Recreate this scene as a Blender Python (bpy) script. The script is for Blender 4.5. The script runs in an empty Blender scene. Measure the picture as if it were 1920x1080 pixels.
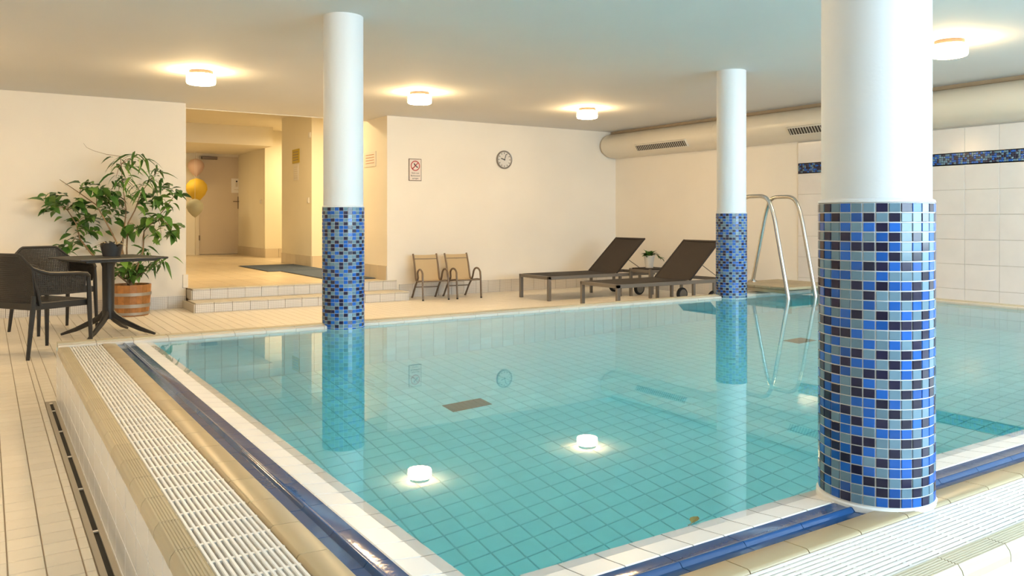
import bpy, math, random
from mathutils import Vector, Matrix

random.seed(7)
S = bpy.context.scene
COL = S.collection
PI = math.pi

# ------------------------------------------------------------------ camera
F_PX, HORIZ, CAM_H = 1515.0, 410.0, 1.12
YAW = math.atan2(985.0, F_PX)
cam_d = bpy.data.cameras.new('camera')
cam = bpy.data.objects.new('camera', cam_d)
COL.objects.link(cam)
cam.location = (0, 0, CAM_H)
cam.rotation_euler = (PI / 2, 0, -YAW)
cam_d.sensor_width = 36.0
cam_d.lens = F_PX / 1920.0 * 36.0
cam_d.shift_y = -(540.0 - HORIZ) / 1920.0
cam_d.clip_start = 0.05
S.camera = cam

# ------------------------------------------------------------------ world and light
S.view_settings.view_transform = 'Standard'
S.view_settings.look = 'None'
S.view_settings.gamma = 1.0
S.view_settings.use_curve_mapping = False
S.view_settings.exposure = 1.2
W = bpy.data.worlds.new('world')
S.world = W
W.use_nodes = True
W.node_tree.nodes['Background'].inputs[0].default_value = (0.62, 0.80, 1.0, 1)
W.node_tree.nodes['Background'].inputs[1].default_value = 1.0
S.cycles.use_denoising = True
S.cycles.max_bounces = 9
S.cycles.diffuse_bounces = 4
S.cycles.use_light_tree = False
S.cycles.transmission_bounces = 6
S.cycles.caustics_refractive = True
S.cycles.sample_clamp_indirect = 12.0
S.cycles.blur_glossy = 0.6
S.cycles.use_adaptive_sampling = True
S.cycles.adaptive_threshold = 0.03
S.cycles.adaptive_min_samples = 16

LAMP_COL = (1.0, 0.68, 0.34)
LAMP_STRENGTH = 36.0


def area_light(name, loc, rot, sx, sy, power, color):
    d = bpy.data.lights.new(name, 'AREA')
    d.shape = 'RECTANGLE'
    d.size, d.size_y = sx, sy
    d.energy = power
    d.color = color
    o = bpy.data.objects.new(name, d)
    o.location = loc
    o.rotation_euler = rot
    COL.objects.link(o)
    return o


# daylight entering through the window strip in the wall behind the camera
area_light('daylight_window', (4.9, -2.55, 1.62), (PI / 2, 0, 0), 6.6, 1.5, 200, (0.66, 0.87, 1.0))
# ceiling lamps of the hallway, out of sight round the corners
for nm, loc, pw, sx, sy in [('hall_lamp', (3.9, 12.3, 2.98), 30, .5, .5), ('niche_lamp', (6.1, 16.9, 2.9), 30, .5, .5),
                            ('side_hall_lamp', (6.0, 12.7, 2.9), 26, .5, .5), ('lobby_lamp', (3.2, 18.9, 2.6), 9, .4, .4)]:
    area_light(nm, loc, (0, 0, 0), sx, sy, pw, (1.0, 0.75, 0.40))


# ------------------------------------------------------------------ materials
MATS = {}


def mat(name, col, rough=.5, metal=0, spec=.5, var=0.0, bump=0.0, bscale=40.0, coat=0.0, noise=0.0, nscale=6.0, emit=None, es=0.0):
    if name in MATS:
        return MATS[name]
    m = bpy.data.materials.new(name)
    m.use_nodes = True
    nt = m.node_tree
    b = nt.nodes['Principled BSDF']
    b.inputs['Base Color'].default_value = (*col, 1)
    b.inputs['Roughness'].default_value = rough
    b.inputs['Metallic'].default_value = metal
    b.inputs['Specular IOR Level'].default_value = spec
    b.inputs['Coat Weight'].default_value = coat
    b.inputs['Coat Roughness'].default_value = .05
    last = None
    if var or noise:
        hsv = nt.nodes.new('ShaderNodeHueSaturation')
        hsv.inputs['Color'].default_value = (*col, 1)
        val = None
        if var:
            oi = nt.nodes.new('ShaderNodeObjectInfo')
            mr = nt.nodes.new('ShaderNodeMapRange')
            mr.inputs['To Min'].default_value = 1 - var
            mr.inputs['To Max'].default_value = 1 + var
            nt.links.new(oi.outputs['Random'], mr.inputs['Value'])
            val = mr.outputs[0]
        if noise:
            tc = nt.nodes.new('ShaderNodeNewGeometry')
            nz = nt.nodes.new('ShaderNodeTexNoise')
            nz.inputs['Scale'].default_value = nscale
            nz.inputs['Detail'].default_value = 4
            nt.links.new(tc.outputs['Position'], nz.inputs['Vector'])
            mr2 = nt.nodes.new('ShaderNodeMapRange')
            mr2.inputs['From Min'].default_value = .3
            mr2.inputs['From Max'].default_value = .7
            mr2.inputs['To Min'].default_value = 1 - noise
            mr2.inputs['To Max'].default_value = 1 + noise
            nt.links.new(nz.outputs[0], mr2.inputs['Value'])
            if val is None:
                val = mr2.outputs[0]
            else:
                mu = nt.nodes.new('ShaderNodeMath')
                mu.operation = 'MULTIPLY'
                nt.links.new(val, mu.inputs[0])
                nt.links.new(mr2.outputs[0], mu.inputs[1])
                val = mu.outputs[0]
        nt.links.new(val, hsv.inputs['Value'])
        nt.links.new(hsv.outputs[0], b.inputs['Base Color'])
    if bump:
        g = nt.nodes.new('ShaderNodeNewGeometry')
        nz = nt.nodes.new('ShaderNodeTexNoise')
        nz.inputs['Scale'].default_value = bscale
        nz.inputs['Detail'].default_value = 3
        nt.links.new(g.outputs['Position'], nz.inputs['Vector'])
        bp = nt.nodes.new('ShaderNodeBump')
        bp.inputs['Strength'].default_value = bump
        bp.inputs['Distance'].default_value = .01
        nt.links.new(nz.outputs[0], bp.inputs['Height'])
        nt.links.new(bp.outputs[0], b.inputs['Normal'])
    if emit:
        b.inputs['Emission Color'].default_value = (*emit, 1)
        b.inputs['Emission Strength'].default_value = es
    MATS[name] = m
    return m


def grid_tile_mat(name, col, dot, pitch):
    """small square mosaic print: dark joints crossing on a pale tile sheet"""
    m = mat(name, col, .35)
    nt = m.node_tree
    b = nt.nodes['Principled BSDF']
    g = nt.nodes.new('ShaderNodeTexCoord')
    mp = nt.nodes.new('ShaderNodeMapping')
    mp.inputs['Scale'].default_value = (1 / pitch,) * 3
    nt.links.new(g.outputs['Object'], mp.inputs[0])
    sep = nt.nodes.new('ShaderNodeSeparateXYZ')
    nt.links.new(mp.outputs[0], sep.inputs[0])

    def line(sock):
        fr = nt.nodes.new('ShaderNodeMath'); fr.operation = 'FRACT'
        nt.links.new(sock, fr.inputs[0])
        lt = nt.nodes.new('ShaderNodeMath'); lt.operation = 'LESS_THAN'
        lt.inputs[1].default_value = .2
        nt.links.new(fr.outputs[0], lt.inputs[0])
        return lt.outputs[0]
    a, c = line(sep.outputs[0]), line(sep.outputs[1])
    mx = nt.nodes.new('ShaderNodeMath'); mx.operation = 'ADD'
    nt.links.new(a, mx.inputs[0]); nt.links.new(c, mx.inputs[1])
    hf = nt.nodes.new('ShaderNodeMath'); hf.operation = 'MULTIPLY'; hf.inputs[1].default_value = .5
    nt.links.new(mx.outputs[0], hf.inputs[0])
    mix = nt.nodes.new('ShaderNodeMix'); mix.data_type = 'RGBA'
    mix.inputs[6].default_value = (*col, 1); mix.inputs[7].default_value = (*dot, 1)
    nt.links.new(hf.outputs[0], mix.inputs[0])
    nt.links.new(mix.outputs[2], b.inputs['Base Color'])
    return m


M_WALL = mat('wall_paint', (.86, .80, .70), .7, noise=.025, nscale=1.2, bump=.12, bscale=120)
M_HALL = mat('hall_paint', (.82, .76, .62), .7, noise=.02, nscale=1.5)
M_CEIL = mat('ceiling_paint', (.74, .74, .73), .8, noise=.015, nscale=1.0)
M_COLW = mat('column_paint', (.72, .75, .78), .55, bump=.05, bscale=90)
M_FTILE = mat('deck_tile_glaze', (.80, .75, .66), .42, var=.035, noise=.02, nscale=14)
M_FGROUT = mat('deck_grout', (.38, .31, .23), .9)
M_PTILE = mat('pool_tile_glaze', (.76, .93, .98), .4, var=.05, noise=.03, nscale=9)
M_PGROUT = mat('pool_grout', (.56, .73, .77), .9)
M_WHITE_T = mat('white_edge_tile', (.84, .82, .79), .3, var=.025)
M_BEIGE = mat('beige_coping_tile', (.44, .345, .205), .30, spec=.4, var=.05, bump=.03, bscale=25)
M_RIB = mat('ribbed_coping_tile', (.52, .45, .31), .4, var=.04)
M_BLUE = mat('cobalt_grip_tile', (.018, .07, .20), .1, var=.1, bump=.05, bscale=30)
M_PLAST = mat('grate_plastic', (.86, .84, .80), .38, var=.02)
M_DARK = mat('gutter_dark', (.03, .028, .025), .8)
M_OWALL = mat('pool_wall_tile', (.76, .79, .83), .16, var=.02)
M_OGROUT = mat('pool_wall_grout', (.77, .75, .72), .8)
M_RTILE = mat('marbled_wall_tile', (.76, .73, .70), .14, var=.02, noise=.03, nscale=5)
M_RGROUT = mat('wall_tile_grout', (.50, .46, .41), .9)
M_MOSG = mat('mosaic_grout', (.78, .78, .77), .8)
M_M1 = mat('mosaic_royal_blue', (.008, .105, .45), .16, spec=.35, var=.25, coat=.12)
M_M2 = mat('mosaic_navy', (.012, .012, .045), .16, spec=.35, var=.3, coat=.12)
M_M3 = mat('mosaic_grey_blue', (.135, .235, .315), .16, spec=.35, var=.12, coat=.12)
MOS = [M_M1, M_M2, M_M3]
M_SKIRT = grid_tile_mat('skirting_mosaic', (.74, .70, .64), (.36, .30, .24), .021)
M_SKIRT_H = mat('hall_skirting', (.62, .54, .42), .35, var=.05)
M_TREAD = mat('tread_tile', (.60, .54, .43), .4, var=.05)
M_HTILE = mat('hall_floor_tile', (.66, .55, .40), .3, var=.06, noise=.06, nscale=4)
M_HGROUT = mat('hall_grout', (.40, .31, .2), .8)
M_RESIN = mat('anthracite_resin', (.022, .020, .019), .42)
M_ALU = mat('taupe_aluminium', (.24, .215, .19), .38, metal=.5)
M_SLING = mat('brown_black_sling', (.030, .022, .017), .75, bump=.2, bscale=300)
M_BRONZE = mat('brown_tube', (.19, .14, .10), .4, metal=.4)
M_TAN = mat('tan_sling', (.56, .42, .24), .75, bump=.2, bscale=300)
M_STEEL = mat('brushed_steel', (.62, .60, .57), .22, metal=1.0)
M_WOOD = mat('barrel_wood', (.40, .17, .045), .45, var=.18, noise=.2, nscale=22)
M_HOOP = mat('barrel_hoop', (.42, .38, .33), .45, metal=.6)
M_SOIL = mat('soil', (.04, .028, .018), .95, noise=.3, nscale=60)
M_LEAF = mat('leaf_green', (.055, .15, .022), .4, var=.45)
M_LEAF2 = mat('leaf_light_green', (.13, .25, .04), .42, var=.35)
M_TWIG = mat('twig_bark', (.27, .17, .09), .8)
M_DRY = mat('dry_leaf', (.48, .40, .24), .8, var=.2)
M_POT = mat('dark_pot', (.045, .042, .042), .5)
M_WPOT = mat('white_ceramic', (.74, .71, .66), .35)
M_MAT = mat('blue_grey_mat', (.075, .105, .16), .9, bump=.3, bscale=200)
M_DOOR = mat('door_beige', (.60, .50, .36), .5)
M_FRAME = mat('door_frame_cream', (.70, .62, .48), .5)
M_DUCT = mat('cream_duct', (.76, .70, .58), .3, bump=.015, bscale=6)
M_SLOT = mat('vent_slot_dark', (.06, .05, .04), .7)
M_VENTF = mat('vent_frame', (.72, .68, .58), .4)
M_BASE = mat('lamp_base_bronze', (.035, .024, .014), .6)
M_GLOW = mat('opal_glass', (.9, .88, .84), .3, emit=LAMP_COL, es=LAMP_STRENGTH)
M_PAPER = mat('white_paper', (.80, .76, .70), .6)
M_RED = mat('sign_red', (.50, .03, .02), .5)
M_BLACK = mat('print_black', (.02, .02, .02), .5)
M_YEL = mat('yellow_sign', (.52, .38, .02), .5)
M_SILVER = mat('clock_rim', (.30, .27, .24), .3, metal=.7)
M_CLOCKF = mat('clock_face', (.74, .70, .64), .5)
M_PLATF = mat('platform_board', (.42, .33, .20), .5, var=.08, noise=.08, nscale=12)
M_DRAIN = mat('pool_drain_grille', (.16, .12, .09), .6)
M_DRAINF = mat('drain_frame', (.42, .38, .31), .45, metal=.3)
M_RUB = mat('black_rubber', (.02, .02, .02), .7)
M_SEAL = mat('white_sealant', (.84, .84, .82), .5)
M_BAL1 = mat('balloon_yellow', (.62, .40, .03), .65)
M_BAL2 = mat('balloon_rose', (.66, .46, .36), .65)
M_BAL3 = mat('balloon_grey_green', (.40, .38, .26), .65)
M_WFRAME = mat('window_frame', (.8, .8, .8), .4)

# water
m = bpy.data.materials.new('pool_water')
m.use_nodes = True
nt = m.node_tree
nt.nodes.clear()
out = nt.nodes.new('ShaderNodeOutputMaterial')
gl = nt.nodes.new('ShaderNodeBsdfGlass')
gl.inputs['IOR'].default_value = 1.333
gl.inputs['Roughness'].default_value = 0.0
gl.inputs['Color'].default_value = (1, 1, 1, 1)
nt.links.new(gl.outputs[0], out.inputs['Surface'])
va = nt.nodes.new('ShaderNodeVolumeAbsorption')
va.inputs['Color'].default_value = (.25, .95, 1.0, 1)
va.inputs['Density'].default_value = .45
nt.links.new(va.outputs[0], out.inputs['Volume'])
M_WATER = m


# ------------------------------------------------------------------ builders
def tag(o, label=None, cat=None, group=None, kind=None):
    if label: o['label'] = label
    if cat: o['category'] = cat
    if group: o['group'] = group
    if kind: o['kind'] = kind
    return o


def link(o, parent=None):
    COL.objects.link(o)
    if parent is not None:
        o.parent = parent
    return o


def empty(name, loc=(0, 0, 0), rz=0.0, label=None, cat=None, group=None, kind=None):
    o = bpy.data.objects.new(name, None)
    o.empty_display_size = .1
    o.location = loc
    o.rotation_euler = (0, 0, rz)
    COL.objects.link(o)
    return tag(o, label, cat, group, kind)


class MB:
    def __init__(s):
        s.v, s.f, s.mi = [], [], []

    def add(s, vs, fs, mi=0, M=None):
        n = len(s.v)
        if M is not None:
            vs = [M @ Vector(p) for p in vs]
        s.v += [tuple(p) for p in vs]
        for q in fs:
            s.f.append(tuple(i + n for i in q))
            s.mi.append(mi)
        return s

    def box(s, x0, x1, y0, y1, z0, z1, mi=0, M=None):
        v = [(x0, y0, z0), (x1, y0, z0), (x1, y1, z0), (x0, y1, z0), (x0, y0, z1), (x1, y0, z1), (x1, y1, z1), (x0, y1, z1)]
        f = [(0, 3, 2, 1), (4, 5, 6, 7), (0, 1, 5, 4), (1, 2, 6, 5), (2, 3, 7, 6), (3, 0, 4, 7)]
        return s.add(v, f, mi, M)

    def rbox(s, x0, x1, y0, y1, z0, z1, b=.004, mi=0, M=None):
        """box with all edges chamfered"""
        vs, idx = [], {}
        X, Y, Z = (x0, x1), (y0, y1), (z0, z1)
        for i in (0, 1):
            for j in (0, 1):
                for k in (0, 1):
                    sx, sy, sz = (b if i == 0 else -b), (b if j == 0 else -b), (b if k == 0 else -b)
                    for a, p in (('x', (X[i], Y[j] + sy, Z[k] + sz)), ('y', (X[i] + sx, Y[j], Z[k] + sz)), ('z', (X[i] + sx, Y[j] + sy, Z[k]))):
                        idx[(i, j, k, a)] = len(vs)
                        vs.append(p)
        f = []
        g = lambda i, j, k, a: idx[(i, j, k, a)]
        for i in (0, 1):
            q = [g(i, 0, 0, 'x'), g(i, 1, 0, 'x'), g(i, 1, 1, 'x'), g(i, 0, 1, 'x')]
            f.append(q if i else q[::-1])
            q = [g(0, i, 0, 'y'), g(0, i, 1, 'y'), g(1, i, 1, 'y'), g(1, i, 0, 'y')]
            f.append(q if i else q[::-1])
            q = [g(0, 0, i, 'z'), g(1, 0, i, 'z'), g(1, 1, i, 'z'), g(0, 1, i, 'z')]
            f.append(q if i else q[::-1])
        for i in (0, 1):
            for j in (0, 1):
                f.append([g(i, j, 0, 'x'), g(i, j, 0, 'y'), g(i, j, 1, 'y'), g(i, j, 1, 'x')])
                f.append([g(i, 0, j, 'x'), g(i, 0, j, 'z'), g(i, 1, j, 'z'), g(i, 1, j, 'x')])
                f.append([g(0, i, j, 'y'), g(0, i, j, 'z'), g(1, i, j, 'z'), g(1, i, j, 'y')])
                for k in (0, 1):
                    f.append([g(i, j, k, 'x'), g(i, j, k, 'y'), g(i, j, k, 'z')])
        return s.add(vs, f, mi, M)

    def tube(s, pts, r, n=8, mi=0, closed=False, cap=True, M=None):
        pts = [Vector(p) for p in pts]
        m_ = len(pts)
        rs = r if isinstance(r, (list, tuple)) else [r] * m_
        base = len(s.v)
        vs, fs = [], []
        up = None
        for i, p in enumerate(pts):
            if closed:
                t = pts[(i + 1) % m_] - pts[i - 1]
            else:
                t = pts[min(i + 1, m_ - 1)] - pts[max(i - 1, 0)]
            t.normalize()
            if up is None:
                up = Vector((0, 0, 1)) if abs(t.z) < .9 else Vector((1, 0, 0))
            a = t.cross(up)
            if a.length < 1e-5:
                a = t.cross(Vector((1, .3, 0)))
            a.normalize()
            b = a.cross(t)
            up = b
            for k in range(n):
                w = 2 * PI * (k + .5) / n
                vs.append(p + (a * math.cos(w) + b * math.sin(w)) * rs[i])
        for i in range(m_ if closed else m_ - 1):
            for k in range(n):
                i2 = (i + 1) % m_
                fs.append((i * n + k, i * n + (k + 1) % n, i2 * n + (k + 1) % n, i2 * n + k))
        if cap and not closed:
            fs.append(tuple(range(n))[::-1])
            fs.append(tuple((m_ - 1) * n + k for k in range(n)))
        return s.add(vs, fs, mi, M)

    def lathe(s, prof, n=24, mi=0, M=None, cap=True):
        vs, fs = [], []
        for (r, z) in prof:
            for k in range(n):
                w = 2 * PI * k / n
                vs.append((r * math.cos(w), r * math.sin(w), z))
        for i in range(len(prof) - 1):
            for k in range(n):
                fs.append((i * n + k, i * n + (k + 1) % n, (i + 1) * n + (k + 1) % n, (i + 1) * n + k))
        if cap:
            fs.append(tuple(range(n))[::-1])
            fs.append(tuple((len(prof) - 1) * n + k for k in range(n)))
        return s.add(vs, fs, mi, M)

    def prism(s, poly, axis, a0, a1, mi=0, M=None):
        """extrude a 2-D polygon along an axis; the polygon's coordinates are the two other axes in xyz order"""
        n = len(poly)

        def put(p, a):
            return {'x': (a, p[0], p[1]), 'y': (p[0], a, p[1]), 'z': (p[0], p[1], a)}[axis]
        vs = [put(p, a0) for p in poly] + [put(p, a1) for p in poly]
        fs = [tuple(range(n))[::-1], tuple(range(n, 2 * n))]
        for i in range(n):
            j = (i + 1) % n
            fs.append((i, j, n + j, n + i))
        return s.add(vs, fs, mi, M)

    def mesh(s, name, mats, smooth=False):
        me = bpy.data.meshes.new(name)
        me.from_pydata(s.v, [], s.f)
        if not isinstance(mats, (list, tuple)):
            mats = [mats]
        for q in mats:
            me.materials.append(q)
        if len(mats) > 1:
            me.polygons.foreach_set('material_index', s.mi)
        if smooth:
            me.polygons.foreach_set('use_smooth', [True] * len(me.polygons))
            try:
                me.set_sharp_from_angle(angle=math.radians(40))
            except Exception:
                pass
        import bmesh
        bm = bmesh.new()
        bm.from_mesh(me)
        bmesh.ops.recalc_face_normals(bm, faces=bm.faces)
        bm.to_mesh(me)
        bm.free()
        me.update()
        return me

    def build(s, name, mats, parent=None, smooth=False, loc=None, rz=0.0):
        o = bpy.data.objects.new(name, s.mesh(name, mats, smooth))
        if loc is not None:
            o.location = loc
        o.rotation_euler = (0, 0, rz)
        return link(o, parent)


def inst(name, me, parent, loc, rot=None, scale=None):
    o = bpy.data.objects.new(name, me)
    o.location = loc
    if rot is not None:
        o.rotation_mode = 'QUATERNION'
        o.rotation_quaternion = rot
    if scale is not None:
        o.scale = scale
    return link(o, parent)


def copy_tree(o, parent=None):
    c = o.copy()
    COL.objects.link(c)
    c.parent = parent
    for ch in o.children:
        copy_tree(ch, c)
    return c


def view_weight(p, area):
    """how large a piece of the given area at p shows in the photograph (0 when it is out of the frame)"""
    d = p[0] * math.sin(YAW) + p[1] * math.cos(YAW)
    if d < .3:
        return 0
    u = 960 + F_PX * (p[0] * math.cos(YAW) - p[1] * math.sin(YAW)) / d
    v = HORIZ + F_PX * (CAM_H - p[2]) / d
    if u < -20 or u > 1940 or v < -20 or v > 1100:
        return 0
    return area / (d * d)


def tile_template(su, sv, t, ch=.002):
    a, b = su / 2, sv / 2
    v = [(-a, -b, 0), (a, -b, 0), (a, b, 0), (-a, b, 0), (-a, -b, t - ch), (a, -b, t - ch), (a, b, t - ch), (-a, b, t - ch),
         (-a + ch, -b + ch, t), (a - ch, -b + ch, t), (a - ch, b - ch, t), (-a + ch, b - ch, t)]
    f = [(8, 9, 10, 11)]
    for i in range(4):
        j = (i + 1) % 4
        f += [(i, j, j + 4, i + 4), (i + 4, j + 4, j + 8, i + 8)]
    return v, f


TCACHE = {}


def tile_field(parent, tiles, mats, max_single, name='tile', t=.006, ch=.002, field_name='tile_field'):
    """tiles: (centre, u axis, v axis, su, sv, material index). The largest in view become objects, the rest one joined part."""
    if not isinstance(mats, (list, tuple)):
        mats = [mats]
    w = [(view_weight(T[0], T[3] * T[4]), i) for i, T in enumerate(tiles)]
    w.sort(reverse=True)
    single = set(i for k, (q, i) in enumerate(w) if k < max_single and q > 0)
    mb = MB()
    for i, T in enumerate(tiles):
        c, ua, va_, su, sv, mi = T
        c = Vector(c); ua = Vector(ua); va_ = Vector(va_); n = ua.cross(va_)
        R = Matrix((ua, va_, n)).transposed()
        if i in single:
            key = (round(su, 4), round(sv, 4), t, ch, mats[mi].name)
            if key not in TCACHE:
                b = MB()
                b.add(*tile_template(su, sv, t, ch))
                TCACHE[key] = b.mesh(name, mats[mi])
            inst(name, TCACHE[key], parent, c, R.to_quaternion())
        else:
            v, f = tile_template(su, sv, t, ch)
            mb.add([c + R @ Vector(p) for p in v], f, mi)
    if mb.v:
        o = mb.build(field_name, mats, parent)
        o['kind'] = 'stuff'
    return parent


def grid_tiles(o, ua, va_, lu, lv, pu, pv, gap, skip=None, mi=0, ou=0.0, ov=0.0):
    """tiles covering the rectangle at corner o; pitch pu, pv; ou, ov shift the joint grid"""
    o = Vector(o); ua = Vector(ua); va_ = Vector(va_)
    res = []

    def cuts(L, p, off):
        c = [0.0]
        x = off % p
        if x < 1e-6: x = p
        while x < L - 1e-4:
            c.append(x); x += p
        c.append(L)
        return c
    cu, cv = cuts(lu, pu, ou), cuts(lv, pv, ov)
    for i in range(len(cu) - 1):
        for j in range(len(cv) - 1):
            su, sv = cu[i + 1] - cu[i] - gap, cv[j + 1] - cv[j] - gap
            if su < .006 or sv < .006:
                continue
            c = o + ua * ((cu[i] + cu[i + 1]) / 2) + va_ * ((cv[j] + cv[j + 1]) / 2)
            if skip and skip(c):
                continue
            res.append((tuple(c), tuple(ua), tuple(va_), su, sv, mi))
    return res


def struct(name, mb, m_, label, cat=None):
    o = mb.build(name, m_)
    return tag(o, label, cat, None, 'structure')


X3, Y3, Z3 = (1, 0, 0), (0, 1, 0), (0, 0, 1)
NX, NY, NZ = (-1, 0, 0), (0, -1, 0), (0, 0, -1)

# ------------------------------------------------------------------ dimensions (metres)
CEIL = 2.57
XL, XR = -2.6, 8.9            # room sides
YN, YLW, YFW = -2.65, 10.75, 10.48   # wall behind the camera, plant wall, clock wall
PX0, PX1 = .355, 7.52         # pool body outside
PY0, PY1 = .95, 5.62
IX0, IX1 = .875, 7.36         # basin inside
IY0, IY1 = 1.43, 5.48
RIM, WATER, PFLOOR = .357, .345, -1.10
HALLX0, HALLX1 = 2.10, 4.74
HFLOOR = .255
HC = 3.08

# ------------------------------------------------------------------ room shell
mb = MB()
mb.box(XL, XR, YN, PY0 + .02, -.2, -.006)
mb.box(XL, XR, PY1 - .02, 10.8, -.2, -.006)
mb.box(XL, PX0 + .02, PY0 + .02, PY1 - .02, -.2, -.006)
mb.box(PX1 - .02, XR, PY0 + .02, PY1 - .02, -.2, -.006)
floor = struct('floor', mb, M_FGROUT, 'cream square floor tiles with dark joints around the raised pool', 'floor')
skip = lambda c: (PX0 - .058 < c.x < PX1 + .0 and PY0 < c.y < PY1) or (HALLX0 < c.x < 4.86 and c.y > 10.1) or (c.x > 2.1 and c.y > 10.5)
tiles = grid_tiles((XL, YN, -.006), X3, Y3, .297 - XL, 10.75 - YN, .104, .1075, .0042, skip, 0, (.056 - XL) % .104, (3.096 - YN) % .1075)
tiles += grid_tiles((.297, PY1, -.006), X3, Y3, XR - .297, 10.75 - PY1, .104, .1075, .0042, skip, 0, (.056 - .297) % .104, (3.096 - PY1) % .1075)
tiles += grid_tiles((PX1, YN, -.006), X3, Y3, XR - PX1, PY1 - YN, .104, .1075, .0042, skip, 0, .05, .03)
tiles += grid_tiles((.297, YN, -.006), X3, Y3, PX1 - .297, PY0 - YN, .104, .1075, .0042, skip, 0, .05, .03)
tile_field(floor, tiles, M_FTILE, 300, t=.006)

mb = MB().box(XL - .2, XR + .2, YN - .2, 11.2, CEIL, CEIL + .2)
struct('ceiling', mb, M_CEIL, 'flat white painted ceiling over the pool room', 'ceiling')
mb = MB().box(XL, HALLX0, YLW, YLW + .5, -.1, CEIL + .05)
wl = struct('wall_left', mb, M_WALL, 'cream painted wall behind the potted tree', 'wall')
mb = MB().box(HALLX1 - .02, XR + .2, YFW, YFW + .86, -.1, CEIL + .05)
wf = struct('wall_far', mb, M_WALL, 'cream painted wall carrying the clock and the prohibition sign', 'wall')
mb = MB().box(XR, XR + .2, YN, YFW, -.1, CEIL + .05)
wr = struct('wall_right', mb, [M_WALL], 'cream wall beside the pool, tiled in pale marble with a mosaic band', 'wall')
mb = MB().box(XL - .2, XL, YN, 11.2, -.1, CEIL + .05)
struct('wall_side', mb, M_WALL, 'cream painted side wall out of view beside the table', 'wall')
mb = MB()
wx0, wx1, wz0, wz1 = 1.6, 8.2, .85, 2.4
mb.box(XL, wx0, YN - .2, YN, -.1, CEIL).box(wx1, XR, YN - .2, YN, -.1, CEIL)
mb.box(wx0, wx1, YN - .2, YN, -.1, wz0).box(wx0, wx1, YN - .2, YN, wz1, CEIL)
struct('wall_near', mb, M_WALL, 'cream painted window wall behind the viewer', 'wall')
mb = MB()
for k in range(5):
    x = wx0 + (wx1 - wx0) * k / 4
    mb.box(x - .04, x + .04, YN - .12, YN - .04, wz0, wz1)
mb.box(wx0, wx1, YN - .12, YN - .04, wz0, wz0 + .06).box(wx0, wx1, YN - .12, YN - .04, wz1 - .06, wz1)
struct('window_1', mb, M_WFRAME, 'long white framed window strip behind the viewer', 'window')

# hallway behind the steps
hall = MB().box(2.12, 4.84, 10.49, 11.0, .0, HFLOOR - .006).box(HALLX0 - .05, 8.9, 10.95, 20.4, .0, HFLOOR - .006)
hf = struct('floor_hall', hall, M_HGROUT, 'raised warm beige tiled hallway floor beyond the two steps', 'floor')
tile_field(hf, grid_tiles((HALLX0, 10.62, HFLOOR - .006), X3, Y3, 5.2, 9.7, .30, .30, .006), M_HTILE, 120, t=.006)
mb = MB().box(HALLX0 - .2, 9, 11.2, 20.5, HC, HC + .2)
struct('ceiling_hall', mb, M_HALL, 'warm yellow lit hallway ceiling', 'ceiling')
mb = MB().box(HALLX0 - .2, 9, 11.19, 11.2, CEIL - .01, HC + .1)
struct('trim_1', mb, M_HALL, 'edge where the pool room ceiling meets the hallway', 'trim')
mb = MB().box(HALLX0 - .2, HALLX0, YLW + .5, 20.4, 0, HC + .1)
struct('wall_hall_left', mb, M_HALL, 'hallway side wall hidden behind the plant wall', 'wall')
mb = MB().box(HALLX0 - .2, 9.0, 20.3, 20.5, 0, HC + .1)
struct('wall_hall_end', mb, M_HALL, 'end wall of the hallway holding the beige door', 'wall')
mb = MB().box(5.17, 9.0, 18.0, 20.3, 0, HC + .1)
wj = struct('wall_hall_jog', mb, M_HALL, 'brightly lit wall corner beside the hallway door', 'wall')
mb = MB().box(4.86, 9.0, 14.03, 15.77, 0, HC + .1)
wp = struct('wall_hall_pier', mb, M_HALL, 'yellow wall pier with the yellow notice', 'wall')
mb = MB().box(8.9, 9.1, 11.0, 18.0, 0, HC + .1)
struct('wall_hall_side', mb, M_HALL, 'far side wall of the hidden corridor', 'wall')
mb = MB().box(HALLX0 - .1, 5.17, 17.4, 20.3, 2.68, HC + .05)
struct('wall_lintel', mb, M_HALL, 'lowered lintel above the hallway door', 'wall')
# hall skirting: every slab its own piece
for par, x0, y0, ax, L in [(wp, 4.86, 14.03, 'y', 1.74), (wp, 4.86, 14.03, 'x', 2.2), (wj, 5.17, 18.0, 'y', 2.3), (wj, 5.17, 18.0, 'x', 1.2), (wf, HALLX1 - .02, YFW, 'y', .86)]:
    n = max(1, round(L / .3))
    for k in range(n):
        a0, a1 = k * L / n + .002, (k + 1) * L / n - .002
        b = MB()
        if ax == 'y':
            b.rbox(x0 - .014, x0, y0 + a0, y0 + a1, HFLOOR, HFLOOR + .2, .003)
        else:
            b.rbox(x0 + a0, x0 + a1, y0 - .014, y0, HFLOOR, HFLOOR + .2, .003)
        b.build('skirting_tile', M_SKIRT_H, par)


# mosaic skirting panels round the pool room
def skirting(name, label, o, ua, L, h, pitch=.208):
    e = empty(name, (0, 0, 0), 0, label, 'skirting', None, 'structure')
    n = int(L / pitch)
    pw = L / n
    key = ('sk', round(pw, 4), h)
    if key not in TCACHE:
        b = MB()
        b.add(*tile_template(pw - .003, h, .014, .002))
        TCACHE[key] = b.mesh('skirting_tile', M_SKIRT)
    ua = Vector(ua); va_ = Vector(Z3)
    R = Matrix((ua, va_, ua.cross(va_))).transposed().to_quaternion()
    for k in range(n):
        inst('skirting_tile', TCACHE[key], e, Vector(o) + ua * (pw * (k + .5)) + va_ * (h / 2), R)


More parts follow.
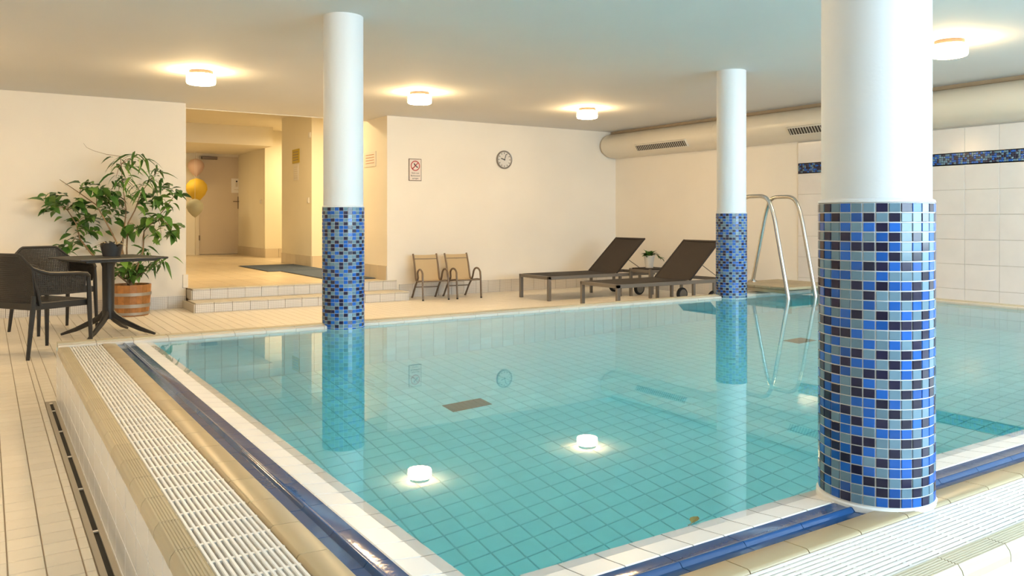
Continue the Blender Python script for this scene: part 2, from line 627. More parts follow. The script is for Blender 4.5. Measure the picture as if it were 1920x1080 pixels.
skirting('baseboard_left', 'pale mosaic skirting along the plant wall', (XL, YLW, 0), X3, HALLX0 - XL, .155)
skirting('baseboard_far', 'pale mosaic skirting under the clock wall', (4.9, YFW, 0), X3, XR - 4.9, .19)
skirting('baseboard_right', 'pale mosaic skirting on the side wall by the loungers', (XR, YFW - .02, 0), NY, 4.0, .19)

# steps
st = empty('steps', (0, 0, 0), 0, 'two low tiled steps up to the hallway with mosaic risers', 'steps', None, 'structure')
b = MB().box(2.07, 4.86, 10.075, 10.62, -.01, .10).box(2.12, 4.80, 10.475, 10.62, .1, .235)
b.build('step_core', M_FGROUT, st)
for (x0, x1, y, z0, z1) in [(2.07, 4.86, 10.07, .0, .103), (2.12, 4.86, 10.47, .121, .237)]:
    n = 13
    pw = (x1 - x0) / n
    bb = MB().add(*tile_template(pw - .003, z1 - z0 - .002, .012, .002)).mesh('riser_tile', M_SKIRT)
    R = Matrix((Vector(X3), Vector(Z3), Vector(NY))).transposed().to_quaternion()
    for k in range(n):
        inst('riser_tile', bb, st, (x0 + pw * (k + .5), y + .003, (z0 + z1) / 2), R)
    d = .42 if z1 < .2 else .17
    tb = MB().rbox(-pw / 2 + .0015, pw / 2 - .0015, -.013, d, 0, .018, .004).mesh('tread_tile', M_TREAD)
    for k in range(n):
        inst('tread_tile', tb, st, (x0 + pw * (k + .5), y, z1), None)
# left flank of the steps
for (y0, y1, z0, z1) in [(10.075, 10.75, 0, .103), (10.475, 10.75, .121, .237)]:
    xs = 2.055 if z0 == 0 else 2.105
    MB().rbox(xs, xs + .017, y0, y1, z0, z1, .003).build('flank_tile', M_TREAD, st)
MB().rbox(2.06, 2.125, 10.735, 10.80, .25, .42, .006).build('corner_post', M_WALL, st)

# ------------------------------------------------------------------ pool
pf = struct('floor_pool', MB().box(IX0 - .1, IX1 + .1, IY0 - .1, IY1 + .1, PFLOOR - .15, PFLOOR - .006), M_PGROUT, 'pale tiled floor of the pool under the turquoise water', 'pool floor')
tiles = grid_tiles((IX0, IY0, PFLOOR - .006), X3, Y3, IX1 - IX0, IY1 - IY0, .104, .104, .006)
tile_field(pf, tiles, M_PTILE, 300, t=.006)


def basin_wall(name, label, box, o, ua, L):
    w_ = struct(name, MB().box(*box), M_PGROUT, label, 'pool wall')
    tl = grid_tiles(o, ua, Z3, L, WATER - .01 - PFLOOR, .104, .208, .004)
    return w_, tl


wpf, tl = basin_wall('wall_pool_far', 'far wall of the raised pool under the thin white rim', (PX0, PX1, IY1 + .006, PY1 - .006, PFLOOR, .345), (IX0, IY1 + .006, PFLOOR), X3, IX1 - IX0)
tile_field(wpf, tl, M_PTILE, 180)
wpl, tl = basin_wall('wall_pool_left', 'raised pool wall along the grated gutter with white tile outside', (PX0 + .006, IX0 - .006, PY0, PY1, PFLOOR, .25), (IX0 - .006, IY0, PFLOOR), Y3, IY1 - IY0)
tl = [((c[0], c[1], c[2]), NY, Z3, su, sv, mi) for (c, _, _, su, sv, mi) in tl]
# inner faces look into the basin (+x)
tl = [(c, Y3, Z3, su, sv, mi) for (c, _, _, su, sv, mi) in tl]
tile_field(wpl, tl, M_PTILE, 0)
wpn, tl = basin_wall('wall_pool_near', 'near raised pool wall below the cobalt edge and white grating', (PX0 + .006, PX1, PY0 + .006, IY0 - .006, PFLOOR, .25), (IX1, IY0 - .006, PFLOOR), NX, IX1 - IX0)
tile_field(wpn, tl, M_PTILE, 0)
wpr, tl = basin_wall('wall_pool_right', 'right wall of the raised pool beside the marble tiled wall', (IX1 + .006, PX1 - .006, PY0, PY1, PFLOOR, .345), (IX1 + .006, IY1, PFLOOR), NY, IY1 - IY0)
tile_field(wpr, tl, M_PTILE, 0)

# outside faces of the raised wall
tl = grid_tiles((PX0 + .006, PY1, 0.0), NY, Z3, PY1 - PY0, .325, .208, .104, .003, None, 0, 0, .015)
tile_field(wpl, tl, M_OWALL, 140, t=.007, ch=.0015)
struct_g = MB().box(PX0 + .004, PX0 + .01, PY0, PY1, 0, .33).build('grout_bed', M_OGROUT, wpl)
tl = grid_tiles((PX0, PY0 + .006, 0.0), X3, Z3, PX1 - PX0, .325, .208, .104, .003, None, 0, 0, .015)
tile_field(wpn, tl, M_OWALL, 60, t=.007, ch=.0015)
MB().box(PX0, PX1, PY0 + .004, PY0 + .01, 0, .33).build('grout_bed', M_OGROUT, wpn)
tl = grid_tiles((PX1 - .006, PY0, 0.0), Y3, Z3, PY1 - PY0, .345, .208, .104, .003)
tile_field(wpr, tl, M_OWALL, 0, t=.007, ch=.0015)
tl = grid_tiles((PX1, PY1 - .006, 0.0), NX, Z3, PX1 - PX0, .345, .208, .104, .003)
tile_field(wpf, tl, M_OWALL, 0, t=.007, ch=.0015)

# rim pieces in cross-section: w is the distance from the outer face, z the height
RIBW = .055


def rib_profile():
    p = [(-.004, .318), (-.004, .335), (-.001, .345), (.004, .351)]
    w_ = .008
    while w_ < RIBW - .004:
        p += [(w_, .357), (w_ + .003, .3575), (w_ + .0045, .3545), (w_ + .006, .3545)]
        w_ += .0075
    p += [(RIBW, .357), (RIBW, .318)]
    return p


PROF = {
    'ribbed_coping_tile': (rib_profile(), M_RIB, .204, .003),
    'coping_tile': ([(.232, .300), (.232, .352), (.236, .358), (.242, .360), (.303, .357), (.311, .352), (.311, .300)], M_BEIGE, .200, .003),
    'grip_tile': ([(.311, .300), (.311, .347), (.346, .3455), (.350, .350), (.354, .3545), (.358, .3555), (.363, .3535), (.368, .352), (.407, .352), (.407, .300)], M_BLUE, .208, .002),
    'edge_tile': ([(.407, .300), (.407, .352), (.411, .3535), (.517, .341), (.520, .336), (.520, .300)], M_WHITE_T, .104, .004),
}


def rim_run(parent, axis, origin, sgn, a0, a1, only=None):
    """lay the four rim courses along an axis from a0 to a1; w grows from origin in direction sgn"""
    for nm, (prof, mt, pitch, gap) in PROF.items():
        lo, hi = a0, a1
        wmid = (prof[0][0] + prof[-1][0]) / 2
        if axis == 'x':
            lo = PX0 + max(0, prof[0][0])     # mitred corner: courses stop where the left courses begin
        if axis == 'y':
            lo = PY0 + max(0, prof[0][0])
        n = round((hi - lo) / pitch)
        p_ = (hi - lo) / n
        key = (nm, axis, round(p_, 5))
        if key not in TCACHE:
            poly = [(origin + sgn * w_, z) for w_, z in prof]
            TCACHE[key] = MB().prism(poly, axis, gap / 2, p_ - gap / 2).mesh(nm, mt, smooth=(nm in ('coping_tile', 'grip_tile')))
        for k in range(n):
            loc = (lo + k * p_, 0, 0) if axis == 'x' else (0, lo + k * p_, 0)
            inst(nm, TCACHE[key], parent, loc)


rim_run(wpl, 'y', PX0, 1, PY0, IY1)
rim_run(wpn, 'x', PY0, 1, PX0, IX1)
# bedding under the courses and the gutter trough
MB().box(PX0 + .01, PX0 + RIBW - .003, PY0, PY1 - .1, .2, .33).box(PX0 + .228, IX0 - .008, PY0 + .23, PY1 - .1, .2, .338).build('bedding', M_FGROUT, wpl)
MB().box(PX0 + .01, PX1, PY0 + .01, PY0 + RIBW - .003, .2, .33).box(PX0 + .228, PX1, PY0 + .228, IY0 - .008, .2, .338).build('bedding', M_FGROUT, wpn)
MB().box(PX0 + RIBW, PX0 + .23, PY0 + .05, PY1 - .1, .2, .255).build('gutter_bed', M_DARK, wpl)
MB().box(PX0 + .05, PX1, PY0 + RIBW, PY0 + .23, .2, .255).build('gutter_bed', M_DARK, wpn)

# far and right rims: white upstand tiles and a beige cap
for (par, ax, a0, a1, q) in [(wpf, 'x', PX0, PX1, IY1), (wpr, 'y', PY0, IY1, IX1)]:
    n = round((a1 - a0) / .206)
    p_ = (a1 - a0) / n
    sg = 1
    cap = [(q + .034, .345), (q + .034, .371), (q + .038, .375), (q + .125, .375), (q + .135, .37), (q + .135, .345)]
    M_UP = mat('cream_upstand_tile', (.62, .54, .44), .35, var=.03)
    face = [(q, .30), (q, .360), (q + .005, .366), (q + .034, .369), (q + .034, .30)]
    mc = MB().prism(cap, ax, .0015, p_ - .0015).mesh('cap_tile', M_RIB)
    mf = MB().prism(face, ax, .001, p_ - .001).mesh('upstand_tile', M_UP)
    for k in range(n):
        loc = (a0 + k * p_, 0, 0) if ax == 'x' else (0, a0 + k * p_, 0)
        inst('cap_tile', mc, par, loc)
        inst('upstand_tile', mf, par, loc)

# water
wb = MB().box(IX0 - .10, IX1 + .02, IY0 - .10, IY1 + .02, PFLOOR - .05, WATER)
water = wb.build('pool_water', M_WATER)
tag(water, 'calm clear turquoise water filling the pool', 'water', None, 'structure')

# main drains on the pool floor
for (x0, x1, y0, y1, lab) in [(2.31, 2.58, 4.19, 4.33, 'brown drain grille on the pool floor nearer the column by the steps'),
                              (5.49, 5.72, 4.20, 4.36, 'brown drain grille on the pool floor near the ladder')]:
    e = empty('pool_drain', (0, 0, 0), 0, lab, 'drain', 'pool floor drains')
    MB().rbox(x0, x1, y0, y1, PFLOOR, PFLOOR + .008, .002).build('frame', M_DRAIN, e)
    for k in range(7):
        x = x0 + .02 + (x1 - x0 - .04) * k / 6
        MB().rbox(x - .008, x + .008, y0 + .012, y1 - .012, PFLOOR + .008, PFLOOR + .014, .002).build('grille_bar', M_DRAIN, e)


# gutter gratings
def grating(axis, a0, a1, w0, label):
    e = empty('gutter_grating', (0, 0, 0), 0, label, 'grating', 'white gutter gratings')
    nb, pitch = 12, .0147
    L = a1 - a0
    key = ('bar', axis, round(L, 3))
    if key not in TCACHE:
        h = .0046
        prof = [(-.0042, -.018), (-.0042, -.003), (-.0028, 0), (.0028, 0), (.0042, -.003), (.0042, -.018)]
        TCACHE[key] = MB().prism(prof, axis, .003, L - .003).mesh('bar', M_PLAST)
    for k in range(nb):
        w_ = w0 + pitch * (k + .5)
        inst('bar', TCACHE[key], e, (w_, a0, .3545) if axis == 'y' else (a0, w_, .3545))
    n = round(L / .118)
    key = ('rod', axis)
    if key not in TCACHE:
        if axis == 'y':
            TCACHE[key] = MB().box(0, nb * pitch, -.005, .005, -.016, -.0025).mesh('cross_rod', M_PLAST)
        else:
            TCACHE[key] = MB().box(-.005, .005, 0, nb * pitch, -.016, -.0025).mesh('cross_rod', M_PLAST)
    for k in range(n):
        a = a0 + L * (k + .5) / n
        inst('cross_rod', TCACHE[key], e, (w0, a, .3545) if axis == 'y' else (a, w0, .3545))


G0 = RIBW + .001
grating('y', 3.337, 5.475, PX0 + G0, 'white slatted gutter grating reaching the far rim by the table')
grating('y', 1.01, 3.337, PX0 + G0, 'white slatted gutter grating along the near part of the left pool edge')
for k, lab in enumerate(['white slatted gutter grating along the near pool edge in front of the large column', 'white slatted gutter grating out of view beyond the large column', 'white slatted gutter grating out of view at the pool end by the side wall']):
    a = PX0 + .24 + k * 2.25
    grating('x', a, a + 2.25, PY0 + G0, lab)

# floor channel drain beside the pool wall
e = empty('channel_drain', (0, 0, 0), 0, 'narrow dark slot drain in the floor along the pool wall', 'drain')
MB().box(.298, .318, PY0, 5.66, -.01, .003).box(.336, .354, PY0, 5.66, -.01, .003).box(.298, .354, 5.655, 5.68, -.01, .003).build('frame', M_DRAINF, e)
MB().box(.318, .336, PY0, 5.655, -.02, -.005).build('slot', M_DARK, e)
for k in range(9):
    y = 5.40 - k * .54
    MB().rbox(.318, .336, y - .008, y + .008, -.004, .002, .001).build('crossbar', M_WPOT, e)


# ------------------------------------------------------------------ columns
def column(name, label, cx, cy, zb, ztop, singles, seed):
    rnd = random.Random(seed)
    e = empty(name, (cx, cy, 0), 0, label, 'column', 'mosaic clad columns', 'structure')
    r = .1465
    MB().lathe([(r, max(zb, .32)), (r, ztop)], 60).build('mosaic_bed', M_MOSG, e, True)
    if zb < .34:
        MB().lathe([(r - .001, PFLOOR), (r - .001, .33)], 60).build('underwater_shaft', M_PTILE, e, True)
    MB().lathe([(r - .002, ztop), (r + .0035, ztop + .002), (r + .002, ztop + .008), (.141, ztop + .012), (.141, CEIL)], 60).build('painted_shaft', M_COLW, e, True)
    if zb > .34:
        MB().lathe([(r, zb - .02), (r + .009, zb - .02), (r + .008, zb + .002), (r + .002, zb + .005)], 48).build('sealant_ring', M_SEAL, e, True)
    nc, ph = 30, .0257
    z_low = zb if zb > .34 else WATER - .02
    nr = int((ztop - z_low) / ph)
    grid = {}
    tl = []
    for j in range(nr):
        for i in range(nc):
            # printed-sheet look: the dark squares step diagonally, the rest alternates
            ban = [grid.get((i - 1, j)), grid.get((i, j - 1))]
            w_ = [.34, .30, .36] if singles else [.33, .27, .40]
            for k in range(3):
                if ban[0] == k: w_[k] *= .35
                if ban[1] == k: w_[k] *= .35
            c = rnd.choices((0, 1, 2), w_)[0]
            grid[(i, j)] = c
            a = 2 * PI * (i + .5 * 0) / nc + .05
            n_ = Vector((math.cos(a), math.sin(a), 0))
            ua = Vector((-math.sin(a), math.cos(a), 0))
            z = ztop - ph * (j + .5)
            tl.append((n_ * (r - .0015) + Vector((0, 0, z)), ua, Vector(Z3), 2 * PI * r / nc - (.0032 if singles else .0024), ph - (.0030 if singles else .0022), c, n_))
    # choose the pieces that show largest
    to_cam = Vector((-cx, -cy, 0)).normalized()
    order = sorted(range(len(tl)), key=lambda q: -tl[q][6].dot(to_cam))
    single = set(order[:singles])
    mbx = MB()
    cache = {}
    for q, T in enumerate(tl):
        c, ua, va_, su, sv, mi, n_ = T
        R = Matrix((ua, va_, ua.cross(va_))).transposed()
        v, f = tile_template(su, sv, .004, .0008)
        if q in single:
            if mi not in cache:
                cache[mi] = MB().add(v, f).mesh('mosaic_tile', MOS[mi])
            inst('mosaic_tile', cache[mi], e, c, R.to_quaternion())
        else:
            mbx.add([c + R @ Vector(p) for p in v], f, mi)
    o = mbx.build('mosaic_field', MOS, e)
    o['kind'] = 'stuff'
    return e


column('mosaic_column', 'large near column with blue mosaic lower half standing on the cobalt pool edge', 2.075, 1.335, .357, 1.162, 300, 3)
column('mosaic_column', 'middle column with blue mosaic rising from the water before the hallway steps', 2.15, 5.53, .30, 1.200, 0, 4)
column('mosaic_column', 'far thin column with blue mosaic between the loungers and the pool ladder', 6.145, 5.49, .30, 1.170, 0, 5)

# ------------------------------------------------------------------ tiled part of the right wall and duct
TY1, TY0 = 6.817, 1.0
tl = []
pu, pv = .358, .27
zb = .085
rows = [(zb + k * pv, zb + (k + 1) * pv) for k in range(6)] + [(1.84, 2.11)]
k = 0
y = TY1
while y > TY0:
    for (z0, z1) in rows:
        tl.append(((XR, y - pu / 2, (z0 + z1) / 2), NY, Z3, pu - .004, z1 - z0 - .004, 0))
    y -= pu
MB().box(XR - .006, XR, y + pu, TY1, zb, 2.12).build('grout_bed', M_RGROUT, wr)
tl = [((c[0] - .005, c[1], c[2]), ua, va_, su, sv, mi) for (c, ua, va_, su, sv, mi) in tl]
tile_field(wr, tl, M_RTILE, 200, t=.006, ch=.0012)
rnd = random.Random(11)
tl = []
mp = .0236
for j in range(5):
    for i in range(int((TY1 - TY0) / mp)):
        tl.append(((XR - .005, TY1 - mp * (i + .5), 1.715 + mp * (j + .5)), NY, Z3, mp - .003, mp - .003, rnd.choices((0, 1, 2), (.3, .38, .32))[0]))
MB().box(XR - .006, XR, TY0, TY1, 1.705, 1.84).build('mosaic_bed', M_MOSG, wr)
tile_field(wr, tl, MOS, 0, name='mosaic_tile', t=.0055, ch=.001, field_name='mosaic_band')

e = empty('air_duct', (0, 0, 0), 0, 'long cream rounded air duct under the ceiling on the side wall', 'air duct')
poly = []
cz, hh, dep = 2.33, .205, .36
for k in range(13):
    a = -PI / 2 + PI * k / 12
    poly.append((XR - dep * max(0, math.cos(a)) ** .75, cz + hh * math.sin(a)))
segs = [10.44, 8.0, 5.6, 3.2, .8]
for k in range(4):
    MB().prism(poly, 'y', segs[k + 1] + .001, segs[k] - .001).build('duct_section', M_DUCT, e, True)
MB().box(XR - .13, XR - .0, .8, 10.44, 2.53, CEIL).build('gap_shade_strip', mat('duct_shadow_strip', (.38, .30, .2), .7), e)  # brown strip painted as the shaded gap between duct and ceiling
for (y0, y1) in [(8.50, 9.60), (5.62, 6.72)]:
    # outlet on the lower front quarter of the duct
    a = -.50
    px, pz = XR - dep * math.cos(a) ** .75, cz + hh * math.sin(a)
    t_ = Vector((-dep * .75 * math.cos(a) ** -.25 * -math.sin(a), hh * math.cos(a)))
    ang = math.atan2(t_.y, t_.x)
    Mx = Matrix.Translation((px, 0, pz)) @ Matrix.Rotation(-(ang), 4, 'Y')
    v_ = MB()
    v_.rbox(-.062, .062, y0, y1, -.012, .012, .003, M=Mx)
    vo = v_.build('vent', M_VENTF, e)
    MB().box(-.045, .045, y0 + .02, y1 - .02, -.0155, .0155, M=Mx).build('slot', M_SLOT, vo)
    n = 26
    for q in range(n):
        yy = y0 + .02 + (y1 - y0 - .04) * (q + .5) / n
        MB().box(-.045, .045, yy - .004, yy + .004, -.018, .018, M=Mx).build('louvre', M_VENTF, vo)


# ------------------------------------------------------------------ ceiling lamps
def lamp(loc, label):
    e = empty('ceiling_lamp', loc, 0, label, 'lamp', 'round opal ceiling lamps')
    MB().lathe([(.112, 0), (.112, -.034), (.104, -.036)], 40).build('base', M_BASE, e, True)
    MB().lathe([(.10, -.036), (.128, -.037), (.135, -.044), (.136, -.115), (.130, -.128), (.115, -.133), (.0, -.133)], 40, cap=False).build('glass_shade', M_GLOW, e, True)


lamp((1.764, 8.31, CEIL), 'lit round ceiling lamp above the potted tree and table')
lamp((4.165, 8.35, CEIL), 'lit round ceiling lamp in front of the prohibition sign')
lamp((6.613, 8.36, CEIL), 'lit round ceiling lamp in front of the wall clock')
lamp((6.57, 3.574, CEIL), 'lit round ceiling lamp beside the near column, over the pool')
lamp((1.764, 3.574, CEIL), 'lit round ceiling lamp added out of view above the gutter for extra light')  # unseen lamp added for more light in the room
lamp((-.64, 8.35, CEIL), 'lit round ceiling lamp added out of view left of the armchairs to brighten the floor')  # unseen, added to brighten the left floor
lamp((-.64, 3.574, CEIL), 'lit round ceiling lamp added out of view to brighten the walkway beside the pool')  # also an added unseen lamp, lifts the light on the left walkway


# ------------------------------------------------------------------ loungers
def lounger(loc, label):
    e = empty('sun_lounger', loc, 0, label, 'lounger', 'dark sun loungers')
    L, Wd, h = 1.95, .72, .335
    hx = 1.235
    t = .045
    for s in (0, 1):
        y0 = 0 if s == 0 else Wd - .03
        MB().rbox(0, L, y0, y0 + .03, h - t, h, .004).build('side_rail', M_ALU, e)
    MB().rbox(0, .03, .03, Wd - .03, h - t, h, .004).build('end_rail', M_ALU, e)
    MB().rbox(L - .03, L, .03, Wd - .03, h - t, h, .004).build('end_rail', M_ALU, e)
    MB().rbox(hx - .02, hx + .02, .03, Wd - .03, h - t, h - .01, .004).build('cross_rail', M_ALU, e)
    for (x, y) in [(0, 0), (0, Wd - .04)]:
        MB().rbox(x, x + .05, y, y + .04, 0, h - .002, .004).build('leg', M_ALU, e)
    for (x, y) in [(1.27, .01), (1.27, Wd - .045)]:
        MB().rbox(x, x + .04, y, y + .035, 0, h - t, .004).build('leg', M_ALU, e)
    for y in (.05, Wd - .10):
        w_ = empty('wheel', (1.70, y, .09)); w_.parent = e
        Mw = Matrix.Rotation(-PI / 2, 4, 'X')
        MB().lathe([(.065, 0), (.085, .004), (.09, .012), (.09, .038), (.085, .046), (.065, .05)], 28, M=Mw).build('tyre', M_RUB, w_, True)
        MB().lathe([(.064, -.003), (.064, .053)], 24, M=Mw).build('hub', M_ALU, w_, True)
    MB().rbox(1.68, 1.72, .05, .08, .08, h - t, .004).rbox(1.68, 1.72, Wd - .08, Wd - .05, .08, h - t, .004).build('wheel_bracket', M_ALU, e)
    # sling seat, slightly sagging
    b = MB()
    n = 10
    vs, fs = [], []
    for i in range(n + 1):
        for j in range(5):
            x = .025 + (hx - .025) * i / n
            y = .035 + (Wd - .07) * j / 4
            vs.append((x, y, h + .004 - .008 * math.sin(PI * j / 4)))
    for i in range(n):
        for j in range(4):
            q = i * 5 + j
            fs.append((q, q + 5, q + 6, q + 1))
    m0 = len(vs)
    vs += [(p[0], p[1], p[2] - .006) for p in vs]
    fs += [tuple(k + m0 for k in q[::-1]) for q in fs]
    b.add(vs, fs).build('seat_sling', M_SLING, e, True)
    # raised backrest
    ang = math.atan2(.485, .535)
    bl = .735
    Mb = Matrix.Translation((hx, 0, h)) @ Matrix.Rotation(-ang, 4, 'Y')
    bk = empty('backrest', (0, 0, 0)); bk.parent = e
    for s in (0, 1):
        y0 = .03 if s == 0 else Wd - .055
        MB().rbox(0, bl, y0, y0 + .025, -.012, .012, .004, M=Mb).build('side_tube', M_SLING, bk)
    MB().rbox(bl - .03, bl, .05, Wd - .05, -.010, .010, .004, M=Mb).build('top_tube', M_SLING, bk)
    vs, fs = [], []
    n = 8
    for i in range(n + 1):
        for j in range(5):
            vs.append((.0 + (bl - .01) * i / n, .05 + (Wd - .10) * j / 4, .006 - .01 * math.sin(PI * j / 4)))
    for i in range(n):
        for j in range(4):
            q = i * 5 + j
            fs.append((q, q + 5, q + 6, q + 1))
    m0 = len(vs)
    vs += [(p[0], p[1], p[2] - .005) for p in vs]
    fs += [tuple(k + m0 for k in q[::-1]) for q in fs]
    MB().add(vs, fs, M=Mb).build('back_sling', mat('brown_sling', (.042, .031, .024), .8, bump=.2, bscale=300), bk, True)
    # curved stiffener half way up
    pts = [(bl * .5 - .018 * math.sin(PI * k / 8), .05 + (Wd - .1) * k / 8, -.012) for k in range(9)]
    MB().tube([Mb @ Vector(p) for p in pts], .010, 6).build('stiffener', M_SLING, bk, True)
    # props
    for y in (.08, Wd - .08):
        p0 = Mb @ Vector((bl * .42, y, -.014))
        MB().tube([p0, (hx + .62, y, h - .02)], .006, 6).build('prop', M_ALU, e)
    return e


lounger((6.375, 8.90, 0), 'dark sling sun lounger with raised back nearest the clock wall')
lounger((6.27, 7.35, 0), 'dark sling sun lounger with raised back beside the pool rim and far column')

# side table and small plant
e = empty('side_table', (7.80, 8.44, 0), 0, 'small low side table with dark top between the two loungers', 'table')
for (x, y) in [(0, 0), (.41, 0), (0, .41), (.41, .41)]:
    MB().rbox(x, x + .04, y, y + .04, 0, .405, .004).build('leg', M_ALU, e)
for a in (0, .41):
    MB().rbox(.04, .41, a, a + .04, .355, .395, .004).build('apron', M_ALU, e)
    MB().rbox(a, a + .04, .04, .41, .355, .395, .004).build('apron', M_ALU, e)
MB().rbox(.03, .42, .03, .42, .395, .412, .004).build('table_top', M_SLING, e)
e = empty('potted_plant', (8.02, 8.70, .412), 0, 'small green plant in a white pot on the lounger side table', 'plant')
MB().lathe([(.055, 0), (.075, .15), (.082, .152), (.082, .175), (.070, .175), (.066, .15)], 24).build('pot', M_WPOT, e, True)
MB().lathe([(.066, .150), (.0, .160)], 16, cap=False).build('soil', M_SOIL, e)


def leaf_mesh(name, L, w_, droop, m_):
    vs = [(0, 0, 0)]
    fs = []
    n = 4
    for k in range(1, n):
        t = k / n
        hw = w_ * math.sin(PI * t ** .8)
        z = -droop * L * t * t
        vs += [(L * t, -hw, z + hw * .35), (L * t, 0, z), (L * t, hw, z + hw * .35)]
    vs.append((L, 0, -droop * L))
    fs += [(0, 1, 2), (0, 2, 3)]
    for k in range(n - 2):
        a = 1 + 3 * k
        fs += [(a, a + 3, a + 4, a + 1), (a + 1, a + 4, a + 5, a + 2)]
    a = 1 + 3 * (n - 2)
    z_ = len(vs) - 1
    fs += [(a, z_, a + 1), (a + 1, z_, a + 2)]
    return MB().add(vs, fs).mesh(name, m_, smooth=True)


def rot_to(az, el, roll=0.0):
    return (Matrix.Rotation(az, 3, 'Z') @ Matrix.Rotation(-el, 3, 'Y') @ Matrix.Rotation(roll, 3, 'X')).to_quaternion()


rnd = random.Random(21)
lm = leaf_mesh('leaf', .085, .026, .35, M_LEAF)
for k in range(34):
    az, el = rnd.uniform(0, 2 * PI), rnd.uniform(.1, 1.35)
    s = rnd.uniform(.7, 1.25)
    inst('leaf', lm, e, (.03 * math.cos(az), .03 * math.sin(az), .16 + .03 * rnd.random()), rot_to(az, el), (s, s, s))
Rr = Vector((math.cos(YAW), -math.sin(YAW), 0))
pts = [Vector((0, 0, .17)), Rr * .07 + Vector((0, 0, .21)), Rr * .13 + Vector((0, 0, .18)), Rr * .18 + Vector((0, 0, .13))]
MB().tube(pts, .004, 5).build('trailing_stem', M_TWIG, e)
for k in range(8):
    p = pts[1].lerp(pts[3], k / 7)
    inst('leaf', lm, e, p, rot_to(-YAW + rnd.uniform(-.8, .8), rnd.uniform(-.7, .3)), (.7, .7, .7))


# ------------------------------------------------------------------ children's sling chairs
def kid_chair(loc, rz, label):
    e = empty('stacking_chair', loc, rz, label, 'chair', 'small tan sling chairs')
    w_ = .175
    # local: faces -y, back at +y
    def arc(s):
        p = [(s * (w_ + .012), -.245, 0), (s * (w_ + .012), -.225, .30)]
        for k in range(1, 8):
            a = PI * k / 8
            p.append((s * (w_ + .010), -.115 - .11 * math.cos(a), .335 + .085 * math.sin(a)))
        p += [(s * w_, -.005, .30), (s * w_, .02, .26), (s * w_, .12, .16), (s * w_, .245, 0)]
        return p
    for s in (-1, 1):
        P_ = arc(s)
        MB().tube(P_[:10], .0135, 8).build('front_leg', M_BRONZE, e, True)
        MB().tube([P_[9], P_[10], P_[11], P_[12]], .0135, 8).build('rear_leg', M_BRONZE, e, True)
        # side tube carrying the sling: seat then back
        q = [(s * w_, -.215, .262), (s * w_, -.15, .262), (s * w_, .0, .245), (s * w_, .06, .25), (s * w_, .09, .29), (s * w_, .14, .47), (s * w_, .19, .595), (s * w_, .205, .62)]
        MB().tube(q, .013, 8).build('side_tube', M_BRONZE, e, True)
        MB().lathe([(.014, 0), (.014, .018)], 10).build('foot_cap', M_RUB, e, loc=(s * (w_ + .012), -.245, 0))
        MB().lathe([(.014, 0), (.014, .018)], 10).build('foot_cap', M_RUB, e, loc=(s * w_, .245, 0))
    MB().tube([(-w_, -.215, .258), (w_, -.215, .258)], .010, 8).build('front_bar', M_BRONZE, e)
    MB().tube([(-w_, .12, .16), (w_, .12, .16)], .008, 8).build('rear_bar', M_BRONZE, e)
    prof = [(-.215, .268), (-.15, .264), (-.05, .246), (.03, .243), (.075, .262), (.10, .315), (.14, .47), (.185, .585), (.195, .61)]
    vs, fs = [], []
    for (y, z) in prof:
        for j in range(5):
            vs.append((-w_ + .006 + (2 * w_ - .012) * j / 4, y + .008 * math.sin(PI * j / 4), z - .006 * math.sin(PI * j / 4)))
    for i in range(len(prof) - 1):
        for j in range(4):
            q = i * 5 + j
            fs.append((q, q + 1, q + 6, q + 5))
    m0 = len(vs)
    vs += [(p[0], p[1] + .004, p[2] - .003) for p in vs]
    fs += [tuple(k + m0 for k in q[::-1]) for q in fs]
    MB().add(vs, fs).build('sling', M_TAN, e, True)
    MB().tube([(-w_ + .005, .168, .553), (w_ - .005, .168, .553)], .004, 6).build('seam', M_BRONZE, e)


kid_chair((5.19, 10.09, 0), -.12, 'small tan sling armchair nearer the steps')
kid_chair((5.69, 10.07, 0), -.06, 'small tan sling armchair farther from the steps, under the sign side of the clock wall')


# ------------------------------------------------------------------ perforated armchairs
def perf_sheet(fn, nu, nv, hole=.62, thick=.004, border=1):
    """sheet x = fn(u, v) of nu by nv cells, each pierced by a diamond hole; a solid border of cells stays closed"""
    vs, fs = [], []
    idx = {}

    def vert(u, v):
        k = (round(u, 5), round(v, 5))
        if k not in idx:
            idx[k] = len(vs)
            vs.append(fn(u / nu, v / nv))
        return idx[k]
    for i in range(nu):
        for j in range(nv):
            c = [vert(i, j), vert(i + 1, j), vert(i + 1, j + 1), vert(i, j + 1)]
            if i < border or j < border or i >= nu - border or j >= nv - border:
                fs.append(tuple(c))
                continue
            h = hole / 2
            d = [vert(i + .5, j + .5 - h), vert(i + .5 + h, j + .5), vert(i + .5, j + .5 + h), vert(i + .5 - h, j + .5)]
            fs += [(c[0], c[1], d[0]), (c[1], d[1], d[0]), (c[1], c[2], d[1]), (c[2], d[2], d[1]), (c[2], c[3], d[2]), (c[3], d[3], d[2]), (c[3], c[0], d[3]), (c[0], d[0], d[3])]
    return vs, fs


def sheet_obj(name, vs, fs, m_, parent, thick):
    o = MB().add(vs, fs).build(name, m_, parent)
    md = o.modifiers.new('thickness', 'SOLIDIFY')
    md.thickness = thick
    md.offset = 0
    return o


